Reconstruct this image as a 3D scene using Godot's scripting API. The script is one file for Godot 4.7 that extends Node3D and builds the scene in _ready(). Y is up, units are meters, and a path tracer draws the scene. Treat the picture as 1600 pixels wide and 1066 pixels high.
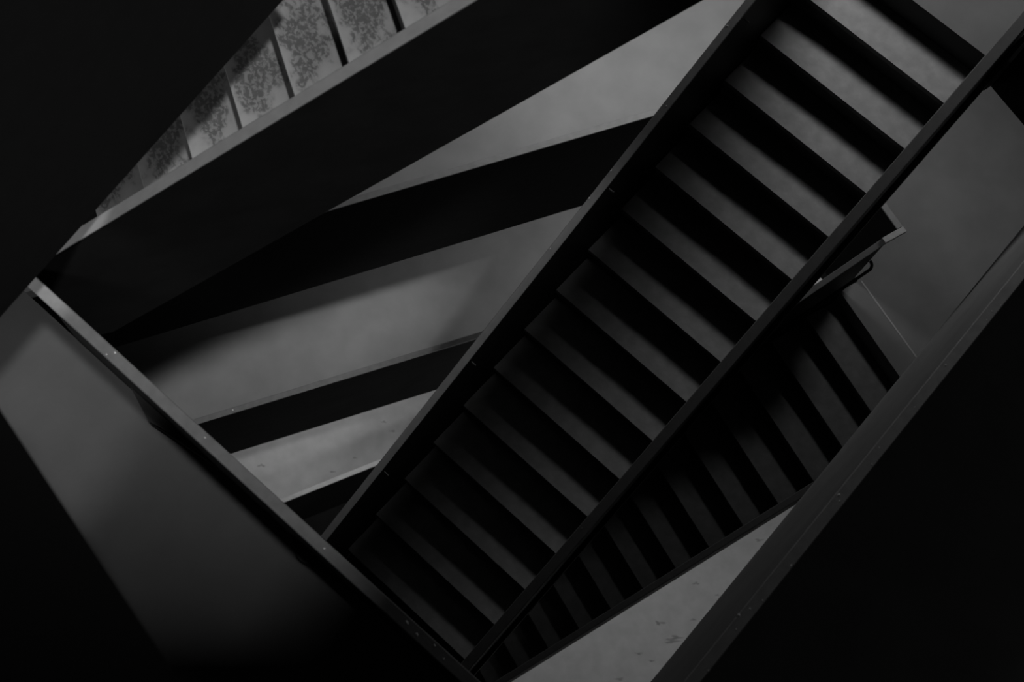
extends Node3D
# A deep stairwell seen from above: one straight flight per storey, each turned against the last,
# galleries with solid steel balustrades round the well.
# Plan coordinates: px to the right, pb away; h is height over the lowest floor. World = (px, h, -pb).

const BASE := 17.03              # height of the camera over the lowest floor
const STEP := 0.173463           # riser
const STOREY := 16.0 * STEP
const CAP := 0.95                # top of a gallery balustrade over its floor

var M := {}
var rng := RandomNumberGenerator.new()

func level(n: int) -> float:
	return BASE - 5.929 + (n - 2) * STOREY

func pt(px: float, pb: float, h: float) -> Vector3:
	return Vector3(px, h, -pb)

func _ready() -> void:
	rng.seed = 7
	camera_and_light()
	materials()
	building()
	galleries()
	stairs()
	fittings()

# ------------------------------------------------------------------ camera, sky, lamps
func camera_and_light() -> void:
	var cam := Camera3D.new()
	cam.name = "camera"
	cam.fov = 30.638
	cam.near = 0.05
	cam.far = 80.0
	cam.transform = Transform3D(Basis(
		Vector3(0.997312853, 0.073260316, 0.0),
		Vector3(-0.023964810, 0.326239590, -0.944983290),
		Vector3(-0.069229770, 0.942443980, 0.327118610)).orthonormalized(), Vector3(0, BASE, 0))
	var lens := CameraAttributesPhysical.new()
	lens.frustum_focal_length = 44.0
	lens.frustum_focus_distance = 7.6
	lens.exposure_aperture = 2.2
	cam.attributes = lens
	add_child(cam)
	cam.fov = 30.638
	var env := Environment.new()
	env.background_mode = Environment.BG_COLOR
	env.background_color = Color(0.0, 0.0, 0.0)
	env.tonemap_mode = Environment.TONE_MAPPER_LINEAR
	env.tonemap_exposure = 1.0
	env.sdfgi_enabled = true
	env.ssao_enabled = true
	env.ssil_enabled = true
	var we := WorldEnvironment.new()
	we.name = "environment"
	we.environment = env
	add_child(we)
	lamps = [
		[pt(2.9, -1.8, BASE + 12.0), Vector2(0.9, 0.9), 250.0, "square skylight panel high over the whole stairwell"],
		[pt(2.78, 5.95, level(3) - 0.28), Vector2(1.05, 0.85), 9.5, "bright ceiling panel under the third floor slab, beyond the middle flight"],
		[pt(3.72, 4.45, level(2) - 0.32), Vector2(0.4, 0.25), 0.88, "small ceiling panel under the landing at the head of the middle flight"],
		[pt(2.6, 2.4, level(0) + 1.52), Vector2(0.5, 0.3), 7.0, "added unseen fill panel beneath the lower right flight"],  # unseen lamp added to brighten the bottom floor at the right
		[pt(1.0, 5.6, level(2) - 0.30), Vector2(0.8, 0.4), 2.5, "added unseen fill panel over the pale floor beyond the well"],  # extra fill lamp, out of view, put in for this floor
		[pt(-1.1, 3.75, level(0) - 0.30), Vector2(0.9, 0.4), 2.6, "added unseen fill panel under the shaded gallery, over the lowest pale strip of floor"],  # added out of view so the lowest strip comes out bright
		[pt(-2.32, 1.45, level(3) - 0.26), Vector2(0.3, 0.2), 2.1, "little added fill panel hidden behind the black downstand at the left"],  # hidden lamp added to lift the gallery corner beside the downstand
	]
	spots = [
		[pt(3.1, 4.3, level(1) - 0.50), pt(0.9, 4.9, level(0)), 32.0, 3.6, "added unseen fill lamp under the landing beyond the well"],  # unseen lamp added to fill the right end of the shaded gallery
	]

var lamps := []     # place, size, energy, label
var spots := []     # place, aim, half angle, energy, label

# ------------------------------------------------------------------ materials
func noise_tex(freq: float, lo: Color, hi: Color, sd: int, oct := 4, bump := false, size := 512) -> NoiseTexture2D:
	var n := FastNoiseLite.new()
	n.noise_type = FastNoiseLite.TYPE_SIMPLEX_SMOOTH
	n.seed = sd
	n.frequency = freq
	n.fractal_octaves = oct
	var t := NoiseTexture2D.new()
	t.width = size
	t.height = size
	t.seamless = true
	t.noise = n
	if bump:
		t.as_normal_map = true
		t.bump_strength = 2.0
	else:
		var g := Gradient.new()
		g.set_color(0, lo)
		g.set_color(1, hi)
		t.color_ramp = g
	return t

func grey(v: float) -> Color:    # v is the linear base colour
	return Color(v, v, v).linear_to_srgb()

func surface(v: float, spread: float, rough: float, freq: float, scale: float, sd: int, bump := 0.0) -> StandardMaterial3D:
	var m := StandardMaterial3D.new()
	m.albedo_color = Color.WHITE
	m.albedo_texture = noise_tex(freq, grey(v * (1.0 - spread)), grey(v * (1.0 + spread)), sd)
	m.uv1_triplanar = true
	m.uv1_world_triplanar = true
	m.uv1_scale = Vector3.ONE * scale
	m.roughness = rough
	m.metallic_specular = 0.3
	if bump > 0.0:
		m.normal_enabled = true
		m.normal_texture = noise_tex(freq * 3.0, Color.BLACK, Color.WHITE, sd + 50, 4, true)
		m.normal_scale = bump
	return m

func dirt_picture(sd: int) -> ImageTexture:
	# worn treads: matted dark dirt that the shoes leave in the middle, paler where they scuff; tone falls towards the back
	var w := 384
	var h := 128
	var a := FastNoiseLite.new()
	a.seed = sd
	a.frequency = 0.016
	a.fractal_octaves = 3
	var b := FastNoiseLite.new()
	b.seed = sd + 11
	b.frequency = 0.085
	b.fractal_octaves = 3
	b.domain_warp_enabled = true
	b.domain_warp_amplitude = 26.0
	b.domain_warp_frequency = 0.03
	var im := Image.create(w, h, false, Image.FORMAT_RGB8)
	for y in h:
		for x in w:
			var big := a.get_noise_2d(x, y)
			var fine := b.get_noise_2d(x, y)
			var u := x / float(w)
			var v := y / float(h)
			var patch := 1.0 - Vector2((u - 0.33) / 0.24, (v - 0.46) / 0.44).length()
			var d := patch + big * 0.75
			var cover := smoothstep(-0.12, 0.25, d) * smoothstep(-0.10, 0.20, fine + d * 0.22)
			var film := smoothstep(-0.5, 0.6, d)
			var tone := 0.26 * (1.0 - 0.45 * film) * (1.0 - 0.50 * cover) * (1.0 + 0.22 * big) * (1.0 - 0.30 * smoothstep(0.55, 1.0, v))
			im.set_pixel(x, y, grey(clampf(tone, 0.01, 0.6)))
	return ImageTexture.create_from_image(im)

func materials() -> void:
	M.panel = surface(0.012, 0.22, 0.55, 0.010, 0.5, 3, 0.15)  # black tone carries the shade on steel faces turned from the light
	M.panel_lit = surface(0.22, 0.15, 0.5, 0.010, 0.5, 3, 0.15)  # same steel, lightened as the lit face of the right gallery
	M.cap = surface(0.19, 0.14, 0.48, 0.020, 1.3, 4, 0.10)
	M.cap_pale = surface(0.34, 0.12, 0.48, 0.020, 1.3, 4, 0.10)  # cap steel lightened; on the right gallery it replaces missing lamp light
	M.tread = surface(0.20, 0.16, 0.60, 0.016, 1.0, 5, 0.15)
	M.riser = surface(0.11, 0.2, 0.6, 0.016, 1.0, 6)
	M.floor_shaded = surface(0.072, 0.09, 0.62, 0.008, 0.55, 8, 0.12)  # same floor, darkened for the shade on the lower left gallery
	M.floor_half_shaded = surface(0.09, 0.09, 0.62, 0.008, 0.55, 8, 0.12)  # same floor, darkened to offset the strong lamp above the landing
	M.riser_lit = surface(0.26, 0.2, 0.6, 0.016, 1.0, 6)  # riser colour raised to show light caught by the upper left flight
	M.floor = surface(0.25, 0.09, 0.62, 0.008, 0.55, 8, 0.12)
	M.ground = surface(0.25, 0.09, 0.70, 0.010, 0.8, 9, 0.25)
	M.wall = surface(0.035, 0.25, 0.80, 0.010, 0.4, 10)
	M.black = surface(0.020, 0.2, 0.6, 0.02, 1.0, 12)
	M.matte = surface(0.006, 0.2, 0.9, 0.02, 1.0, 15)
	M.smear = surface(0.16, 0.2, 0.8, 0.03, 1.0, 16)
	M.bright = surface(0.50, 0.1, 0.35, 0.02, 1.0, 13)
	M.dust = surface(0.85, 0.1, 0.9, 0.02, 1.0, 14)
	M.dirt = []
	for k in 4:
		var m := StandardMaterial3D.new()
		m.albedo_texture = dirt_picture(20 + k)
		m.roughness = 0.6
		m.metallic_specular = 0.3
		M.dirt.append(m)
	var glow := StandardMaterial3D.new()
	glow.albedo_color = Color(0.9, 0.9, 0.9)
	glow.emission_enabled = true
	glow.emission = Color(1, 1, 1)
	glow.emission_energy_multiplier = 0.6
	M.glow = glow
	var pale := StandardMaterial3D.new()
	pale.albedo_color = Color(0.7, 0.7, 0.7)
	pale.emission_enabled = true
	pale.emission = grey(0.13)
	M.pale_glow = pale

# ------------------------------------------------------------------ mesh helpers
func st_new() -> SurfaceTool:
	var s := SurfaceTool.new()
	s.begin(Mesh.PRIMITIVE_TRIANGLES)
	s.set_smooth_group(-1)
	return s

func tri(s: SurfaceTool, a: Vector3, b: Vector3, c: Vector3, ua := Vector2.ZERO, ub := Vector2.ZERO, uc := Vector2.ZERO) -> void:
	s.set_uv(ua); s.add_vertex(a)
	s.set_uv(ub); s.add_vertex(b)
	s.set_uv(uc); s.add_vertex(c)

func quad(s: SurfaceTool, a: Vector3, b: Vector3, c: Vector3, d: Vector3) -> void:
	tri(s, a, b, c)
	tri(s, a, c, d)

# a profile (x to the right, y up, counter-clockwise seen from behind) swept from a to b; plumb ends
func sweep(s: SurfaceTool, prof: PackedVector2Array, a: Vector3, b: Vector3) -> void:
	var n := prof.size()
	var dir := b - a
	var flip := dir.z > 0.0
	for i in n:
		var p := prof[i]
		var q := prof[(i + 1) % n]
		var p0 := a + Vector3(p.x, p.y, 0)
		var q0 := a + Vector3(q.x, q.y, 0)
		var p1 := b + Vector3(p.x, p.y, 0)
		var q1 := b + Vector3(q.x, q.y, 0)
		if flip:
			quad(s, p0, p1, q1, q0)
		else:
			quad(s, p0, q0, q1, p1)
	var t := Geometry2D.triangulate_polygon(prof)
	for k in range(0, t.size(), 3):
		for e in 2:
			var o: Vector3 = b if e else a
			var v := [prof[t[k]], prof[t[k + 1]], prof[t[k + 2]]]
			var ccw: bool = (v[1] - v[0]).cross(v[2] - v[0]) > 0.0
			if ccw == ((e == 1) == flip):
				v.reverse()
			# seen from behind (from +z, looking along -z) the start shows; front faces run clockwise
			if e == 1:
				tri(s, o + Vector3(v[0].x, v[0].y, 0), o + Vector3(v[1].x, v[1].y, 0), o + Vector3(v[2].x, v[2].y, 0))
			else:
				tri(s, o + Vector3(v[0].x, v[0].y, 0), o + Vector3(v[1].x, v[1].y, 0), o + Vector3(v[2].x, v[2].y, 0))

# rectangle profile with small chamfers, counter-clockwise
func bar(x0: float, x1: float, y0: float, y1: float, c := 0.003) -> PackedVector2Array:
	return PackedVector2Array([Vector2(x0 + c, y0), Vector2(x1 - c, y0), Vector2(x1, y0 + c), Vector2(x1, y1 - c),
		Vector2(x1 - c, y1), Vector2(x0 + c, y1), Vector2(x0, y1 - c), Vector2(x0, y0 + c)])

func round_bar(cx: float, cy: float, r: float, n := 14) -> PackedVector2Array:
	var p := PackedVector2Array()
	for i in n:
		p.append(Vector2(cx + r * cos(TAU * i / n), cy + r * sin(TAU * i / n)))
	return p

func box(s: SurfaceTool, lo: Vector3, hi: Vector3, c := 0.003) -> void:
	sweep(s, bar(lo.x, hi.x, lo.y, hi.y, c), Vector3(0, 0, hi.z), Vector3(0, 0, lo.z))

func tube(s: SurfaceTool, path: PackedVector3Array, r: float, n := 12) -> void:
	var rings := []
	for i in path.size():
		var d := (path[mini(i + 1, path.size() - 1)] - path[maxi(i - 1, 0)]).normalized()
		var u := d.cross(Vector3.UP)
		u = Vector3.RIGHT if u.length() < 0.05 else u.normalized()
		var v := u.cross(d).normalized()
		var ring := []
		for k in n:
			ring.append(path[i] + (u * cos(TAU * k / n) + v * sin(TAU * k / n)) * r)
		rings.append(ring)
	for i in path.size() - 1:
		for k in n:
			var k2 := (k + 1) % n
			quad(s, rings[i][k], rings[i + 1][k], rings[i + 1][k2], rings[i][k2])
	for k in range(1, n - 1):
		tri(s, rings[0][0], rings[0][k], rings[0][k + 1])
		tri(s, rings[-1][0], rings[-1][k + 1], rings[-1][k])

func done(s: SurfaceTool) -> ArrayMesh:
	s.generate_normals()
	return s.commit()

func part(called: String, mesh: Mesh, mat: Material, parent: Node, at := Vector3.ZERO) -> MeshInstance3D:
	var o := MeshInstance3D.new()
	o.name = called
	o.mesh = mesh
	o.material_override = mat
	o.position = at
	o.cast_shadow = GeometryInstance3D.SHADOW_CASTING_SETTING_ON
	parent.add_child(o, true)
	return o

var taken := {}
func numbered(n: String) -> String:
	if not taken.has(n):
		taken[n] = 0
		return n
	taken[n] += 1
	return "%s_%03d" % [n, taken[n]]

func thing(called: String, label: String, category: String, at: Vector3, theta := 90.0, group := "") -> Node3D:
	var o := Node3D.new()
	o.name = numbered(called)
	o.position = at
	o.rotation.y = deg_to_rad(theta - 90.0)
	o.set_meta("label", label)
	o.set_meta("category", category)
	if group:
		o.set_meta("group", group)
	add_child(o)
	return o

func structure(called: String, mesh: Mesh, mat: Material, label: String, category: String) -> MeshInstance3D:
	var o := part(called, mesh, mat, self)
	o.name = called
	o.set_meta("kind", "structure")
	o.set_meta("label", label)
	o.set_meta("category", category)
	return o

# plan polygon (px, pb) as a slab from h down by t
func slab(poly: PackedVector2Array, h: float, t: float) -> ArrayMesh:
	var s := st_new()
	if Geometry2D.is_polygon_clockwise(poly):
		poly.reverse()
	var n := poly.size()
	for i in n:
		var p := poly[i]
		var q := poly[(i + 1) % n]
		quad(s, pt(p.x, p.y, h), pt(q.x, q.y, h), pt(q.x, q.y, h - t), pt(p.x, p.y, h - t))
	var f := Geometry2D.triangulate_polygon(poly)
	for k in range(0, f.size(), 3):
		var a := poly[f[k]]
		var b := poly[f[k + 1]]
		var c := poly[f[k + 2]]
		if (b - a).cross(c - a) < 0.0:
			var z := b
			b = c
			c = z
		tri(s, pt(a.x, a.y, h), pt(c.x, c.y, h), pt(b.x, b.y, h))
		tri(s, pt(a.x, a.y, h - t), pt(b.x, b.y, h - t), pt(c.x, c.y, h - t))
	return done(s)

func left(v: Vector2) -> Vector2:
	return Vector2(-v.y, v.x)

func way(deg: float) -> Vector2:
	return Vector2(cos(deg_to_rad(deg)), sin(deg_to_rad(deg)))

# ------------------------------------------------------------------ the shell and the floors
func wall_box(a: Vector2, b: Vector2, thick: float, h0: float, h1: float) -> ArrayMesh:
	var n := left((b - a).normalized()) * thick
	return slab(PackedVector2Array([a, b, b + n, a + n]), h1, h1 - h0)

const A_TH := 48.03
const C_TH := 30.58
const E_TH := 18.54
const F_TH := 19.7

func building() -> void:
	var lo := Vector2(-8.5, -6.5)
	var hi := Vector2(10.5, 13.0)
	var top := BASE + 12.4
	structure("floor", slab(PackedVector2Array([lo - Vector2(0.4, 0.4), Vector2(hi.x + 0.4, lo.y - 0.4), hi + Vector2(0.4, 0.4), Vector2(lo.x - 0.4, hi.y + 0.4)]), 0.0, 0.4), M.wall, "dark bare floor at the very bottom of the stairwell", "floor")
	structure("ceiling", slab(PackedVector2Array([lo - Vector2(0.4, 0.4), Vector2(hi.x + 0.4, lo.y - 0.4), hi + Vector2(0.4, 0.4), Vector2(lo.x - 0.4, hi.y + 0.4)]), top + 0.4, 0.4), M.wall, "dark ceiling over the whole stairwell", "ceiling")
	structure("wall_west", slab(PackedVector2Array([Vector2(lo.x - 0.4, lo.y - 0.4), Vector2(lo.x, lo.y - 0.4), Vector2(lo.x, hi.y + 0.4), Vector2(lo.x - 0.4, hi.y + 0.4)]), top, top), M.wall, "dark outer wall on the left of the stairwell", "wall")
	structure("wall_east", slab(PackedVector2Array([Vector2(hi.x, lo.y - 0.4), Vector2(hi.x + 0.4, lo.y - 0.4), Vector2(hi.x + 0.4, hi.y + 0.4), Vector2(hi.x, hi.y + 0.4)]), top, top), M.wall, "dark outer wall on the right of the stairwell", "wall")
	structure("wall_south", slab(PackedVector2Array([Vector2(lo.x, lo.y - 0.4), Vector2(hi.x, lo.y - 0.4), Vector2(hi.x, lo.y), Vector2(lo.x, lo.y)]), top, top), M.wall, "dark outer wall behind the viewer", "wall")
	structure("wall_north", slab(PackedVector2Array([Vector2(lo.x, hi.y), Vector2(hi.x, hi.y), Vector2(hi.x, hi.y + 0.4), Vector2(lo.x, hi.y + 0.4)]), top, top), M.wall, "dark outer wall at the far side of the stairwell", "wall")

	var t := 0.24
	# level 1: the bright floor beyond the well, round to the top of the lower right flight
	var f1 := Vector2(-0.648, 3.602)
	var fd := way(20.0)
	var ret := Vector2(3.223, 3.668)
	var rd := way(C_TH - 90.0)
	var k1: Vector2 = Geometry2D.line_intersects_line(f1, fd, ret, rd)
	var gm := Vector2(3.40, 3.09)                       # middle of the top nosing of the lower right flight
	var cd := way(C_TH)
	var ge := gm + cd * 2.62                            # where the end wall stands
	var ins := left(fd) * 0.03
	var n1 := slab(PackedVector2Array([f1 - fd * 5.0 + ins, k1 + ins + rd * 0.03 + cd * 0.03, ret + rd * 0.125 + cd * 0.03, gm + rd * -0.465, gm + rd * 3.2, ge + rd * 3.2, ge - rd * 4.2, f1 - fd * 5.0 + left(fd) * 3.4]), level(1), t)
	var g := structure("floor_001", n1, M.floor, "pale grey landing floor at the head of the lower right flight and beyond the well", "floor")
	var js := st_new()
	var j0 := Vector2(3.34, 3.58)
	var j1 := Vector2(3.83, 2.77)
	var jn := cd * 0.006
	quad(js, pt(j0.x - jn.x, j0.y - jn.y, level(1) + 0.003), pt(j0.x + jn.x, j0.y + jn.y, level(1) + 0.003), pt(j1.x + jn.x, j1.y + jn.y, level(1) + 0.003), pt(j1.x - jn.x, j1.y - jn.y, level(1) + 0.003))
	part("floor_joint", done(js), M.bright, g)
	structure("wall_landing", wall_box(ge - rd * 4.2, ge + rd * 3.2, 0.2, level(1), level(2) - 0.3), M.wall, "black wall closing the end of the landing at the top right", "wall")
	# level 1, foot of the middle flight
	var ad := way(A_TH)
	var an := way(A_TH - 90.0)
	var a0 := Vector2(0.4847, 0.9309)
	var af := a0 - ad * 0.56
	structure("floor_002", slab(PackedVector2Array([af - an * 2.4, af + an * 2.2, af + an * 2.2 - ad * 3.0, af - an * 2.4 - ad * 3.0]), level(1), t), M.floor, "landing floor at the foot of the middle flight, under the left gallery", "floor")
	# level 0
	var f2 := Vector2(-1.922, 2.835)
	var f2d := way(19.3)
	structure("floor_003", slab(PackedVector2Array([f2 - f2d * 4.0 + left(f2d) * 0.03, f2 + f2d * 4.6 + left(f2d) * 0.03, f2 + f2d * 4.6 + left(f2d) * 4.0, f2 - f2d * 4.0 + left(f2d) * 4.0]), level(0), t), M.floor, "grey gallery floor one storey down in the shade of the floor above", "floor")
	var cn := way(C_TH - 90.0)
	var c0 := Vector2(3.0173, 2.1079)
	var cf := c0 - cd * 0.28 * 13.0
	structure("floor_004", slab(PackedVector2Array([cf - cn * 2.2, cf + cn * 1.4, cf + cn * 1.4 - cd * 2.4, cf - cn * 2.2 - cd * 2.4]), level(0), t), M.floor, "landing floor at the foot of the lower right flight", "floor")
	# level -1
	var f3 := Vector2(-1.461, 2.729)
	var f3d := way(23.5)
	structure("floor_005", slab(PackedVector2Array([f3 - f3d * 4.0 + left(f3d) * 0.03, f3 + f3d * 2.6 + left(f3d) * 0.03, f3 + f3d * 2.6 + left(f3d) * 4.5, f3 - f3d * 4.0 + left(f3d) * 4.5]), level(-1), t), M.ground, "pale strip of floor two storeys down between two dark balustrades", "floor")
	var r0 := c0 - cn * 0.35 - cd * 4.5
	structure("floor_006", slab(PackedVector2Array([r0, r0 + cn * 4.2, r0 + cn * 4.2 + cd * 8.5, r0 + cd * 8.5]), level(-1), t), M.ground, "pale stained floor at the bottom, seen to the right of the lower flight", "floor")
	var marks := [[3.94, 2.56, 0.07], [3.17, 2.05, 0.06], [2.73, 1.60, 0.09], [2.91, 1.44, 0.10], [2.86, 1.40, 0.12], [2.25, 0.98, 0.07], [3.12, 1.64, 0.05], [2.48, 1.26, 0.06], [3.41, 1.92, 0.04], [2.62, 1.18, 0.05]]
	stains(marks, level(-1), get_node("floor_006"))
	stains([[-0.36, 3.79, 0.05], [-1.86, 3.35, 0.07], [-0.79, 3.46, 0.04], [-1.04, 3.29, 0.05], [-0.47, 3.90, 0.05]], level(-1), get_node("floor_005"))
	# level 2
	var b0 := Vector2(-1.624, 1.953)
	var bd := way(-41.0)
	var bn := way(-131.0)
	var b1 := b0 + bd * 3.4
	var bs := b0 - bd * 0.95
	structure("floor_007", slab(PackedVector2Array([bs + bn * 0.0125, b1 + bn * 0.0125, b1 + bn * 2.4, bs + bn * 2.4]), level(2), t), M.floor_shaded, "grey gallery floor at the lower left, fading into the dark", "floor")
	var d0 := Vector2(1.039, 0.333)
	var dd := way(48.4)
	var dn := way(-41.6)
	structure("floor_008", slab(PackedVector2Array([d0 - dd * 1.2 + dn * 0.0125, d0 + dd * 5.2 + dn * 0.0125, d0 + dd * 5.2 + dn * 2.6, d0 - dd * 1.2 + dn * 2.6]), level(2), t), M.floor, "dark gallery floor behind the right balustrade", "floor")
	var at := a0 + ad * 0.28 * 14.0
	var ep := Vector2(3.262, 3.791)
	var er := way(-56.4)
	var en := way(33.6)
	structure("floor_009", slab(PackedVector2Array([at - an * 1.3 + ad * 0.01, at + an * 0.14 + ad * 0.01, ep + en * 0.0125, ep + er * 0.62 + en * 0.0125, ep + er * 0.62 + ad * 2.5, at - an * 1.3 + ad * 2.4]), level(2), t), M.floor_half_shaded, "landing floor at the head of the middle flight, top right", "floor")
	# level 3 and 4, outside the picture: slabs for lamps and dark parapets, two added to block light
	structure("floor_010", slab(PackedVector2Array([Vector2(0.9, 5.0), Vector2(4.6, 5.0), Vector2(4.6, 8.0), Vector2(0.9, 8.0)]), level(3), t), M.wall, "gallery floor overhead at the far side, carrying a ceiling panel", "floor")
	var hd := way(54.7)
	var h0 := Vector2(0.93, 0.31)
	structure("floor_011", slab(PackedVector2Array([h0 - hd * 4.0, Vector2(1.72, 1.33), Vector2(1.34, 1.50), Vector2(1.34, 4.2), h0 + hd * 4.6 - left(hd) * 6.5, h0 - hd * 4.0 - left(hd) * 6.5]), BASE + 0.6, 0.15), M.wall, "unseen slab added just above the camera to shade the middle flight", "floor")  # unseen slab, outline shaped to keep the skylight off the middle flight
	structure("floor_015", slab(PackedVector2Array([Vector2(-3.0, -0.77), Vector2(3.2, -0.77), Vector2(3.2, -4.5), Vector2(-3.0, -4.5)]), BASE + 6.2, 0.2), M.wall, "unseen slab added high above the camera to shade the left gallery", "floor")  # out of view, added so the skylight fades along the left gallery
	structure("floor_014", slab(PackedVector2Array([Vector2(-1.6, 5.15), Vector2(1.6, 5.15), Vector2(1.6, 8.0), Vector2(-1.6, 8.0)]), level(2), t), M.wall, "gallery floor over the pale floor beyond the well", "floor")
	var nw := Vector2(-1.2047, 1.0307)
	var nd := way(56.2)
	var low := BASE - 4.64
	var nb := nw * 1.45
	structure("floor_012", slab(PackedVector2Array([nb - nd * 0.5 + left(nd) * 0.08, nb + nd * 2.06 + left(nd) * 0.08, nb + nd * 2.06 + left(nd) * 2.0, nb - nd * 0.5 + left(nd) * 2.0]), level(3), t - 0.05), M.wall, "gallery floor behind the near dark parapet at the top left", "floor")
	var sd := way(-52.8)
	var sn := way(-142.8)
	structure("floor_013", slab(PackedVector2Array([nw + sn * 0.08, nw + sd * 3.0 + sn * 0.08, nw + sd * 3.0 + sn * 2.0, nw + sn * 2.0]), level(3), t - 0.05), M.wall, "gallery floor behind the near dark parapet at the lower left", "floor")
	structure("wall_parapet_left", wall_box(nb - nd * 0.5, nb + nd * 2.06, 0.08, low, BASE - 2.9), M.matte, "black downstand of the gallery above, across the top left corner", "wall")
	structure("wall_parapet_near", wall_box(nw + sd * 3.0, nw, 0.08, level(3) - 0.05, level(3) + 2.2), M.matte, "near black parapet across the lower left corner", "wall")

# thin dark smears lying on a floor
func stains(list: Array, h: float, parent: Node3D) -> void:
	var s := st_new()
	for q in list:
		var ring := []
		var turn: float = q[0] * 5.0
		for k in 12:
			var t := TAU * k / 12
			var r: float = q[2] * (0.6 + 0.3 * sin(3.0 * t + turn) + 0.2 * cos(5.0 * t + q[1] * 9.0))
			ring.append(Vector2(q[0] + cos(t) * r, q[1] + sin(t) * r * 0.35))
		for k in 12:
			var a: Vector2 = ring[k]
			var b: Vector2 = ring[(k + 1) % 12]
			tri(s, pt(q[0], q[1], h + 0.004), pt(b.x, b.y, h + 0.001), pt(a.x, a.y, h + 0.001))
	var o := part("dirt_smears", done(s), M.smear, parent)
	o.set_meta("kind", "stuff")

# ------------------------------------------------------------------ gallery balustrades
# from p along theta; the well lies on the side -inward; x grows towards inward
func balustrade(label: String, p: Vector2, theta: float, length: float, lvl: int, inward: int, drop: float, shade_wedges: Array, specks: Array, cap_w := 0.052, panel_tone := "panel") -> Node3D:
	var o := thing("balustrade", label, "balustrade", pt(p.x, p.y, level(lvl)), theta)
	var s := st_new()
	var x1 := cap_w * inward
	sweep(s, bar(minf(0, x1), maxf(0, x1), CAP - 0.012, CAP, 0.0035), Vector3.ZERO, Vector3(0, 0, -length))
	part("cap", done(s), M.cap_pale if panel_tone == "panel_lit" else M.cap, o)
	s = st_new()
	var x0 := 0.002 * inward
	x1 = 0.014 * inward
	sweep(s, bar(minf(x0, x1), maxf(x0, x1), CAP - drop, CAP - 0.012, 0.002), Vector3(0, 0, -0.001), Vector3(0, 0, -length + 0.001))
	part("panel", done(s), M[panel_tone], o)
	for z in shade_wedges:  # dark solids standing in for wedge-shaped shadows at the panel foot
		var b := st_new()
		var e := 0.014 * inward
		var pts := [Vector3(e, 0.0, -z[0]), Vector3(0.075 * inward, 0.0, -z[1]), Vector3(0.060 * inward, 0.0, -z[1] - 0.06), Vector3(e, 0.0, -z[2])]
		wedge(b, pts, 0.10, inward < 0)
		part("shade_wedge", done(b), M.black, o)
	if specks:
		var d := st_new()
		for q in specks:
			var c: Vector3 = Vector3(q[0] * inward, CAP, -q[1])
			box_at(d, c, Vector3(q[2] * 1.3, 0.005, q[2] * 1.9), q[1] * 7.0)
		var m := part("paint_chips", done(d), M.dust, o)
		m.set_meta("kind", "stuff")
	return o

func box_at(s: SurfaceTool, c: Vector3, size: Vector3, turn: float) -> void:
	# a small uneven chip
	var ring := []
	for k in 6:
		var r := 0.5 * (0.75 + 0.25 * sin(k * 2.3 + turn))
		ring.append(c + Vector3(cos(TAU * k / 6 + turn) * size.x * r, 0, sin(TAU * k / 6 + turn) * size.z * r))
	var top := c + Vector3(0, size.y * 0.5, 0)
	for k in 6:
		tri(s, ring[k], ring[(k + 1) % 6], top)

func wedge(s: SurfaceTool, base: Array, h: float, mirror: bool) -> void:
	var p := base.duplicate()
	var n := p.size()
	var area := 0.0
	for i in n:
		area += p[i].x * p[(i + 1) % n].z - p[(i + 1) % n].x * p[i].z
	if area < 0.0:
		p.reverse()
	# now clockwise seen from above is p in this order when area > 0 in (x, z)
	var up := Vector3(0, h, 0)
	for i in n:
		var a: Vector3 = p[i]
		var b: Vector3 = p[(i + 1) % n]
		quad(s, a + up, a, b, b + up)
	for i in range(1, n - 1):
		tri(s, p[0] + up, p[i] + up, p[i + 1] + up)
		tri(s, p[0], p[i + 1], p[i])

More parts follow.
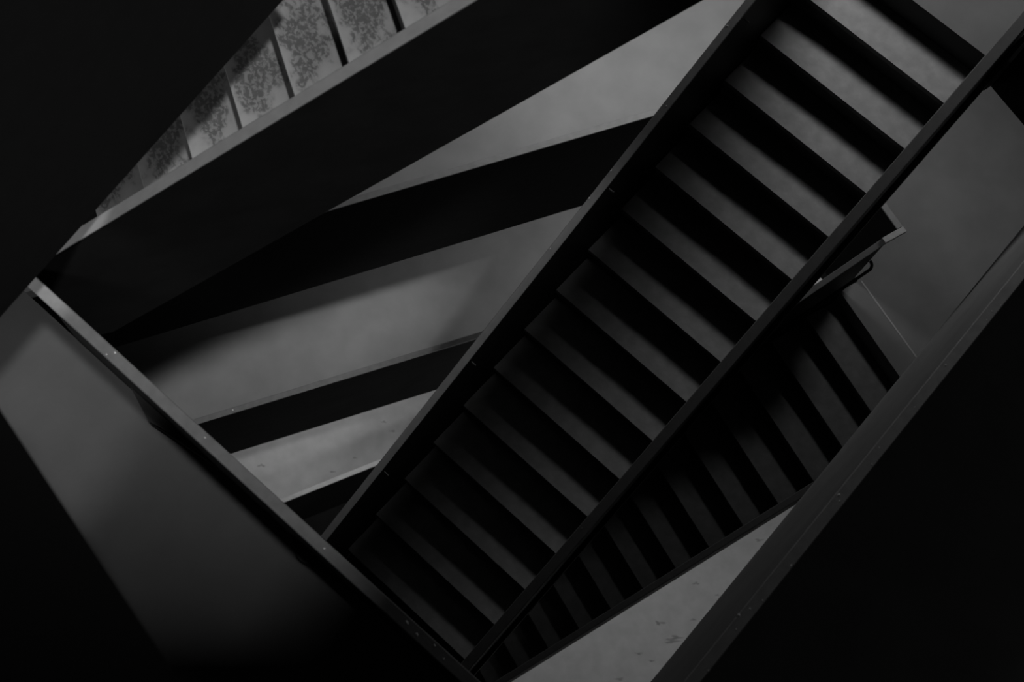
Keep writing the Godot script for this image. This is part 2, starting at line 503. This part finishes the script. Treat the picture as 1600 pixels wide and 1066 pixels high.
func galleries() -> void:
	# left gallery, level 2 (cap lit along the lower left)
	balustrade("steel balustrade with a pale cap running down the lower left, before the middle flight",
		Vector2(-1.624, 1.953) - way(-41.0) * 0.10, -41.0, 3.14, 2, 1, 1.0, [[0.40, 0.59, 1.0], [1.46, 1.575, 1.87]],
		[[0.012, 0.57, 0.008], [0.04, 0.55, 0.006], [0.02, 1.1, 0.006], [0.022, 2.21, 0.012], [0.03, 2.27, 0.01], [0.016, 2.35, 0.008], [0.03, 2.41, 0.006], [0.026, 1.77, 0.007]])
	# right gallery, level 2
	balustrade("dark steel balustrade with a chipped flat cap along the lower right",
		Vector2(1.039, 0.333) - way(48.4) * 0.45, 48.4, 5.6, 2, 1, 1.0, [],
		[[0.004, 0.8, 0.013], [0.022, 0.85, 0.008], [0.04, 0.91, 0.007], [0.03, 0.75, 0.005], [0.046, 0.55, 0.006], [0.012, 1.47, 0.011], [0.03, 1.45, 0.006], [0.02, 1.75, 0.006], [0.04, 1.67, 0.007], [0.02, 2.25, 0.006], [0.03, 2.6, 0.006], [0.035, 2.55, 0.005], [0.045, 2.65, 0.005], [0.042, 1.1, 0.009], [0.03, 2.0, 0.006]], 0.052, "panel_lit")
	balustrade("short black balustrade closing the landing at the extreme top right corner", Vector2(3.262, 3.791), -56.4, 0.57, 2, -1, 1.2, [], [])
	# level 1: beyond the well, and back to the head of the lower right flight
	var f1 := Vector2(-0.648, 3.602)
	var fd := way(20.0)
	var ret := Vector2(3.223, 3.668)
	var rd := way(C_TH - 90.0)
	var k1: Vector2 = Geometry2D.line_intersects_line(f1, fd, ret, rd)
	balustrade("long balustrade with a bright cap in front of the palest floor, black towards the well",
		f1 - fd * 5.0, 20.0, 5.0 + (k1 - f1).length(), 1, -1, 1.25, [], [])
	var co := Vector2(3.0173, 2.1079) + way(C_TH - 90.0) * -1.147
	var c := k1 + rd * (co - k1).dot(rd)
	balustrade("short return balustrade with a pale cap at the head of the lower right flight",
		k1, C_TH - 90.0, (c - k1).length(), 1, -1, 1.25, [], [])
	# level 0
	balustrade("second balustrade down, with a thin pale cap in front of the shaded gallery floor",
		Vector2(-1.922, 2.835) - way(19.3) * 4.0, 19.3, 8.6, 0, -1, 1.22, [], [[0.03, 4.3, 0.012]])
	# level -1
	balustrade("lowest balustrade at the edge of the pale strip of floor",
		Vector2(-1.461, 2.729) - way(23.5) * 4.0, 23.5, 6.6, -1, -1, 1.2, [], [])

# ------------------------------------------------------------------ flights
# origin: the (sight-line) right end of nosing 0; x to the right, -z up the flight
func flight(label: String, p: Vector2, h: float, theta: float, first: int, last: int, go: float, rise: float, xl: float, xr: float, hb: float, capw_l: float, capw_r: float, opts := {}) -> Node3D:
	var o := thing("stair_flight", label, "staircase", pt(p.x, p.y, h + rise * (first - 1)) + Vector3(0, 0, 0), theta)
	# the node stands at the foot: shift everything along the run
	var d := way(theta)
	var foot := p + d * go * (first - 1)
	o.position = pt(foot.x, foot.y, h + rise * (first - 1))
	var n := last - first + 1
	var w := xr - xl
	var tread := st_new()
	var nose: float = opts.get("nose", 0.028)
	var dz := go + nose
	sweep(tread, bar(0.002, w - 0.002, -0.034, 0.0, 0.003), Vector3(0, 0, 0), Vector3(0, 0, -dz))
	var tread_mesh := done(tread)
	var riser := st_new()
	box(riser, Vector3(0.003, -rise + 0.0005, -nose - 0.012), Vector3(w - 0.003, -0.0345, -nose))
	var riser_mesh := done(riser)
	var dirty: Array = []
	if opts.get("dirty", false):
		for k in 4:
			dirty.append(dirty_tread(w, dz))
	for i in n:
		var k := i + 1
		if opts.get("landing_top", true) and i == n - 1:
			part("riser", riser_mesh, M.riser_lit if dirty else M.riser, o, Vector3(xl, rise * k, -go * k))
			continue
		if dirty:
			part("tread", dirty[i % 4], M.dirt[(i * 3 + 1) % 4], o, Vector3(xl, rise * k, -go * k))
		else:
			part("tread", tread_mesh, M.tread, o, Vector3(xl, rise * k, -go * k))
		part("riser", riser_mesh, M.riser_lit if dirty else M.riser, o, Vector3(xl, rise * k, -go * k))
	var a := Vector3(0, rise * 0.55, -go * 0.55)
	var b := Vector3(0, rise * (n + 0.02), -go * (n + 0.02))
	var bot: float = opts.get("bottom", -0.27)
	for side in 2:
		var x0: float = xl - capw_l if side == 0 else xr
		var x1: float = xl if side == 0 else xr + capw_r
		var e := b
		var f := a
		if side == 1 and opts.has("right_start"):
			f = Vector3(0, rise * opts.right_start, -go * opts.right_start)
		if side == 1 and opts.has("right_end"):
			e = Vector3(0, rise * (n + opts.right_end), -go * (n + opts.right_end))
		if side == 0 and opts.has("left_end"):
			e = Vector3(0, rise * (n + opts.left_end), -go * (n + opts.left_end))
		var s := st_new()
		sweep(s, bar(x0, x1, hb - 0.014, hb, 0.0035), f, e)
		part("cap", done(s), M.cap, o)
		s = st_new()
		sweep(s, bar(x0 + 0.003, x1 - 0.003, bot, hb - 0.014, 0.002), f, e)
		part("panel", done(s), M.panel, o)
	if opts.get("end_panel", false):       # level stub that joins the right balustrade to the gallery below
		var ep := st_new()
		box(ep, Vector3(xr + 0.003, -0.05, -go * 0.62), Vector3(xr + capw_r - 0.003, 0.938, -0.03))
		part("end_panel", done(ep), M.panel, o)
		ep = st_new()
		box(ep, Vector3(xr, 0.938, -go * 0.62), Vector3(xr + capw_r, 0.952, -0.03))
		part("end_cap", done(ep), M.cap, o)
	# a plate closes the flight underneath
	var so := st_new()
	sweep(so, bar(xl, xr - float(opts.get("soffit_in", 0.0)), -0.27, -0.255, 0.002), a, b)
	part("soffit", done(so), M.panel, o)
	if opts.has("joints"):
		for k in opts.joints:
			var js := st_new()
			box(js, Vector3(xl, hb - 0.10, -0.004), Vector3(xl + 0.035, hb - 0.085, 0.0), 0.001)
			part("joint_strip", done(js), M.cap, o, Vector3(0, rise * k, -go * k))
	if opts.has("stringer"):
		var ss := st_new()
		var x2: float = xr + capw_r
		sweep(ss, bar(x2, x2 + opts.stringer, -0.27, 0.0, 0.003), a, Vector3(0, rise * (n + 0.9), -go * (n + 0.9)))
		part("stringer", done(ss), M.panel, o)
	if opts.has("specks"):
		var ds := st_new()
		for q in opts.specks:
			var c := Vector3(xl - capw_l * q[0] if q[3] == 0 else xr + capw_r * q[0], hb + rise * q[1], -go * q[1])
			box_at(ds, c, Vector3(q[2], 0.006, q[2] * 1.5), q[1] * 5.0)
		var m := part("paint_chips", done(ds), M.dust, o)
		m.set_meta("kind", "stuff")
	return o

func dirty_tread(w: float, dz: float) -> ArrayMesh:
	var s := st_new()
	var x0 := 0.002
	var x1 := w - 0.002
	var c := 0.003
	# top with its own picture coordinates, then front, back, ends and underside
	var z0 := -c
	var z1 := -dz
	var A := Vector3(x0, 0, z0)
	var B := Vector3(x1, 0, z0)
	var C := Vector3(x1, 0, z1)
	var D := Vector3(x0, 0, z1)
	tri(s, A, D, C, Vector2(0, 0), Vector2(0, 1), Vector2(1, 1))
	tri(s, A, C, B, Vector2(0, 0), Vector2(1, 1), Vector2(1, 0))
	var y := Vector3(0, -0.034, 0)
	var f := Vector3(0, -c, c)
	for e in [[B, A, f], [Vector3(B.x, -c, 0), Vector3(A.x, -c, 0), Vector3(0, -0.031, 0)], [C, B, y], [D, C, y], [A, D, y]]:
		var p: Vector3 = e[0]
		var q: Vector3 = e[1]
		var m: Vector3 = e[2]
		tri(s, p, p + m, q + m, Vector2(0.02, 0.02), Vector2(0.02, 0.02), Vector2(0.02, 0.02))
		tri(s, p, q + m, q, Vector2(0.02, 0.02), Vector2(0.02, 0.02), Vector2(0.02, 0.02))
	tri(s, A + y, C + y, D + y)
	tri(s, A + y, B + y, C + y)
	return done(s)

func stairs() -> void:
	# middle flight, level 1 to 2
	flight("wide middle flight of dark steel stairs climbing from the lower centre to the top right", Vector2(0.4847, 0.9309), BASE - 8.3575, A_TH, -1, 14, 0.28, STEP, -1.066, 0.042, 0.92, 0.046, 0.062,
		{"joints": [12.6, 9.05, 5.1, 2.4], "stringer": 0.03, "right_end": 0.9, "specks": [[0.75, 12.2, 0.009, 0], [0.5, 10.6, 0.007, 0], [0.9, 9.2, 0.010, 0], [0.9, 8.6, 0.009, 0], [0.8, 7.5, 0.007, 0], [0.3, 4.1, 0.006, 1]]})
	# lower right flight, level 0 to 1
	var c := flight("lower flight at the right, deep in shade, with a tubular handrail", Vector2(3.0173, 2.1079), BASE - 9.2281, C_TH, -12, 3, 0.28, STEP, -1.10, 0.012, 0.92, 0.045, 0.05, {"left_end": 0.0})
	var n := 16
	var go := 0.28
	# the left cap runs on level past the last nosing, with no panel under it, to the corner of the return
	var s := st_new()
	var z0 := -go * n
	sweep(s, bar(-1.145, -1.10, STEP * n + CAP - 0.032, STEP * n + CAP, 0.003), Vector3(0, 0, z0 + 0.001), Vector3(0, 0, z0 - 0.183))
	part("cap_end", done(s), M.cap_pale, c)
	# handrail along the inside of the left balustrade, hooked at its upper end
	var path := PackedVector3Array()
	var hh := 0.60
	for k in [1.2, 4.0, 8.0, 12.0, 15.6]:
		path.append(Vector3(-1.050, hh + STEP * k, -go * k))
	var e := Vector3(-1.050, hh + STEP * 15.6, -go * 15.6)
	var dirv := Vector3(0, STEP, -go).normalized()
	for k in range(1, 9):
		var ang := k / 8.0 * PI * 0.55
		path.append(e + dirv * (0.10 + 0.045 * sin(ang)) + Vector3(-0.045 * (1.0 - cos(ang)), 0, 0))
	s = st_new()
	tube(s, path, 0.0115)
	part("handrail", done(s), M.black, c)
	for k in [3.0, 8.0, 13.0]:
		s = st_new()
		tube(s, PackedVector3Array([Vector3(-1.102, hh - 0.06 + STEP * k, -go * k), Vector3(-1.055, hh - 0.05 + STEP * k, -go * k), Vector3(-1.050, hh - 0.01 + STEP * k, -go * k)]), 0.006, 8)
		part("handrail_bracket", done(s), M.black, c)
	# upper left flight, level 2 to 3
	flight("dusty upper flight at the top left, its treads blotched with matted dirt", Vector2(-1.6366, 2.6000), BASE - 5.7591, E_TH, 0, 11, 0.266, 0.1648, -0.66, 0.477, 0.85, 0.05, 0.053, {"dirty": true, "right_start": 0.62, "end_panel": true, "nose": 0.012, "bottom": -0.165, "soffit_in": 0.07, "landing_top": false})

# ------------------------------------------------------------------ lamps and the small disc
func fittings() -> void:
	for l in lamps:
		ceiling_light(l[0], l[1], l[2], l[3])
	for q in spots:
		fill_spot(q[0], q[1], q[2], q[3], q[4])
	var o := thing("pale_disc", "small round pale disc peeping over the left cap of the lower right flight", "light", pt(2.905, 3.440, BASE - 8.42), C_TH)  # self-glow stands in for light falling on the disc
	var s := st_new()
	disc(s, 0.045, 0.0, -0.05)
	part("bowl", done(s), M.pale_glow, o)
	s = st_new()
	tube(s, PackedVector3Array([Vector3(0, -0.04, 0), Vector3(0.045, -0.06, 0)]), 0.010, 8)
	part("arm", done(s), M.black, o)

func disc(s: SurfaceTool, r: float, y1: float, y0: float) -> void:
	var n := 24
	for k in n:
		var a := Vector3(cos(TAU * k / n), 0, sin(TAU * k / n))
		var b := Vector3(cos(TAU * (k + 1) / n), 0, sin(TAU * (k + 1) / n))
		var u := Vector3(0, y1, 0)
		var v := Vector3(0, y0, 0)
		tri(s, u, a * r * 0.94 + u, b * r * 0.94 + u)
		quad(s, a * r * 0.94 + u, a * r + u * 1.0 - Vector3(0, 0.004, 0), b * r - Vector3(0, 0.004, 0) + u, b * r * 0.94 + u)
		quad(s, a * r + u - Vector3(0, 0.004, 0), a * r * 0.6 + v, b * r * 0.6 + v, b * r + u - Vector3(0, 0.004, 0))
		tri(s, v, b * r * 0.6 + v, a * r * 0.6 + v)

func ceiling_light(at: Vector3, size: Vector2, energy: float, label: String) -> void:
	var o := Node3D.new()
	o.name = numbered("ceiling_light")
	o.set_meta("label", label)
	o.set_meta("category", "lamp")
	o.set_meta("group", "ceiling panels of the stairwell")
	add_child(o)
	o.position = at
	var s := st_new()
	box(s, Vector3(-size.x * 0.5 - 0.02, 0.0, -size.y * 0.5 - 0.02), Vector3(size.x * 0.5 + 0.02, 0.05, size.y * 0.5 + 0.02))
	part("housing", done(s), M.black, o)
	s = st_new()
	box(s, Vector3(-size.x * 0.5, -0.012, -size.y * 0.5), Vector3(size.x * 0.5, -0.0005, size.y * 0.5), 0.002)
	part("diffuser", done(s), M.glow, o)
	var l := AreaLight3D.new()
	l.name = "lamp_light"
	l.area_size = size
	l.area_normalize_energy = true
	l.light_energy = energy
	l.light_color = Color(1, 1, 1)
	l.area_range = 30.0
	l.area_attenuation = 2.0
	l.shadow_enabled = true
	o.add_child(l)
	l.position = Vector3(0, -0.03, 0)
	l.rotation_degrees.x = -90.0

func fill_spot(at: Vector3, aim: Vector3, half: float, energy: float, label: String) -> void:
	var o := thing("fill_spot", label, "lamp", at)
	var can := Node3D.new()
	can.look_at_from_position(Vector3.ZERO, aim - at, Vector3.UP)
	var b := can.basis
	can.free()
	o.basis = b
	var s := st_new()
	tube(s, PackedVector3Array([Vector3(0, 0, 0.16), Vector3(0, 0, 0.0), Vector3(0, 0, -0.02)]), 0.08, 20)
	part("can", done(s), M.black, o)
	s = st_new()
	tube(s, PackedVector3Array([Vector3(0, 0, -0.02), Vector3(0, 0, -0.03)]), 0.07, 20)
	part("lens", done(s), M.glow, o)
	s = st_new()
	tube(s, PackedVector3Array([Vector3(0, 0, 0.08), b.inverse() * Vector3(0, 0.20, 0) + Vector3(0, 0, 0.08)]), 0.015, 8)
	part("stem", done(s), M.black, o)
	var l := SpotLight3D.new()
	l.name = "lamp_light"
	l.spot_angle = half
	l.spot_angle_attenuation = 0.8
	l.spot_range = 30.0
	l.spot_attenuation = 2.0
	l.light_size = 0.07
	l.light_energy = energy
	l.shadow_enabled = true
	o.add_child(l)
	l.position = Vector3(0, 0, -0.06)
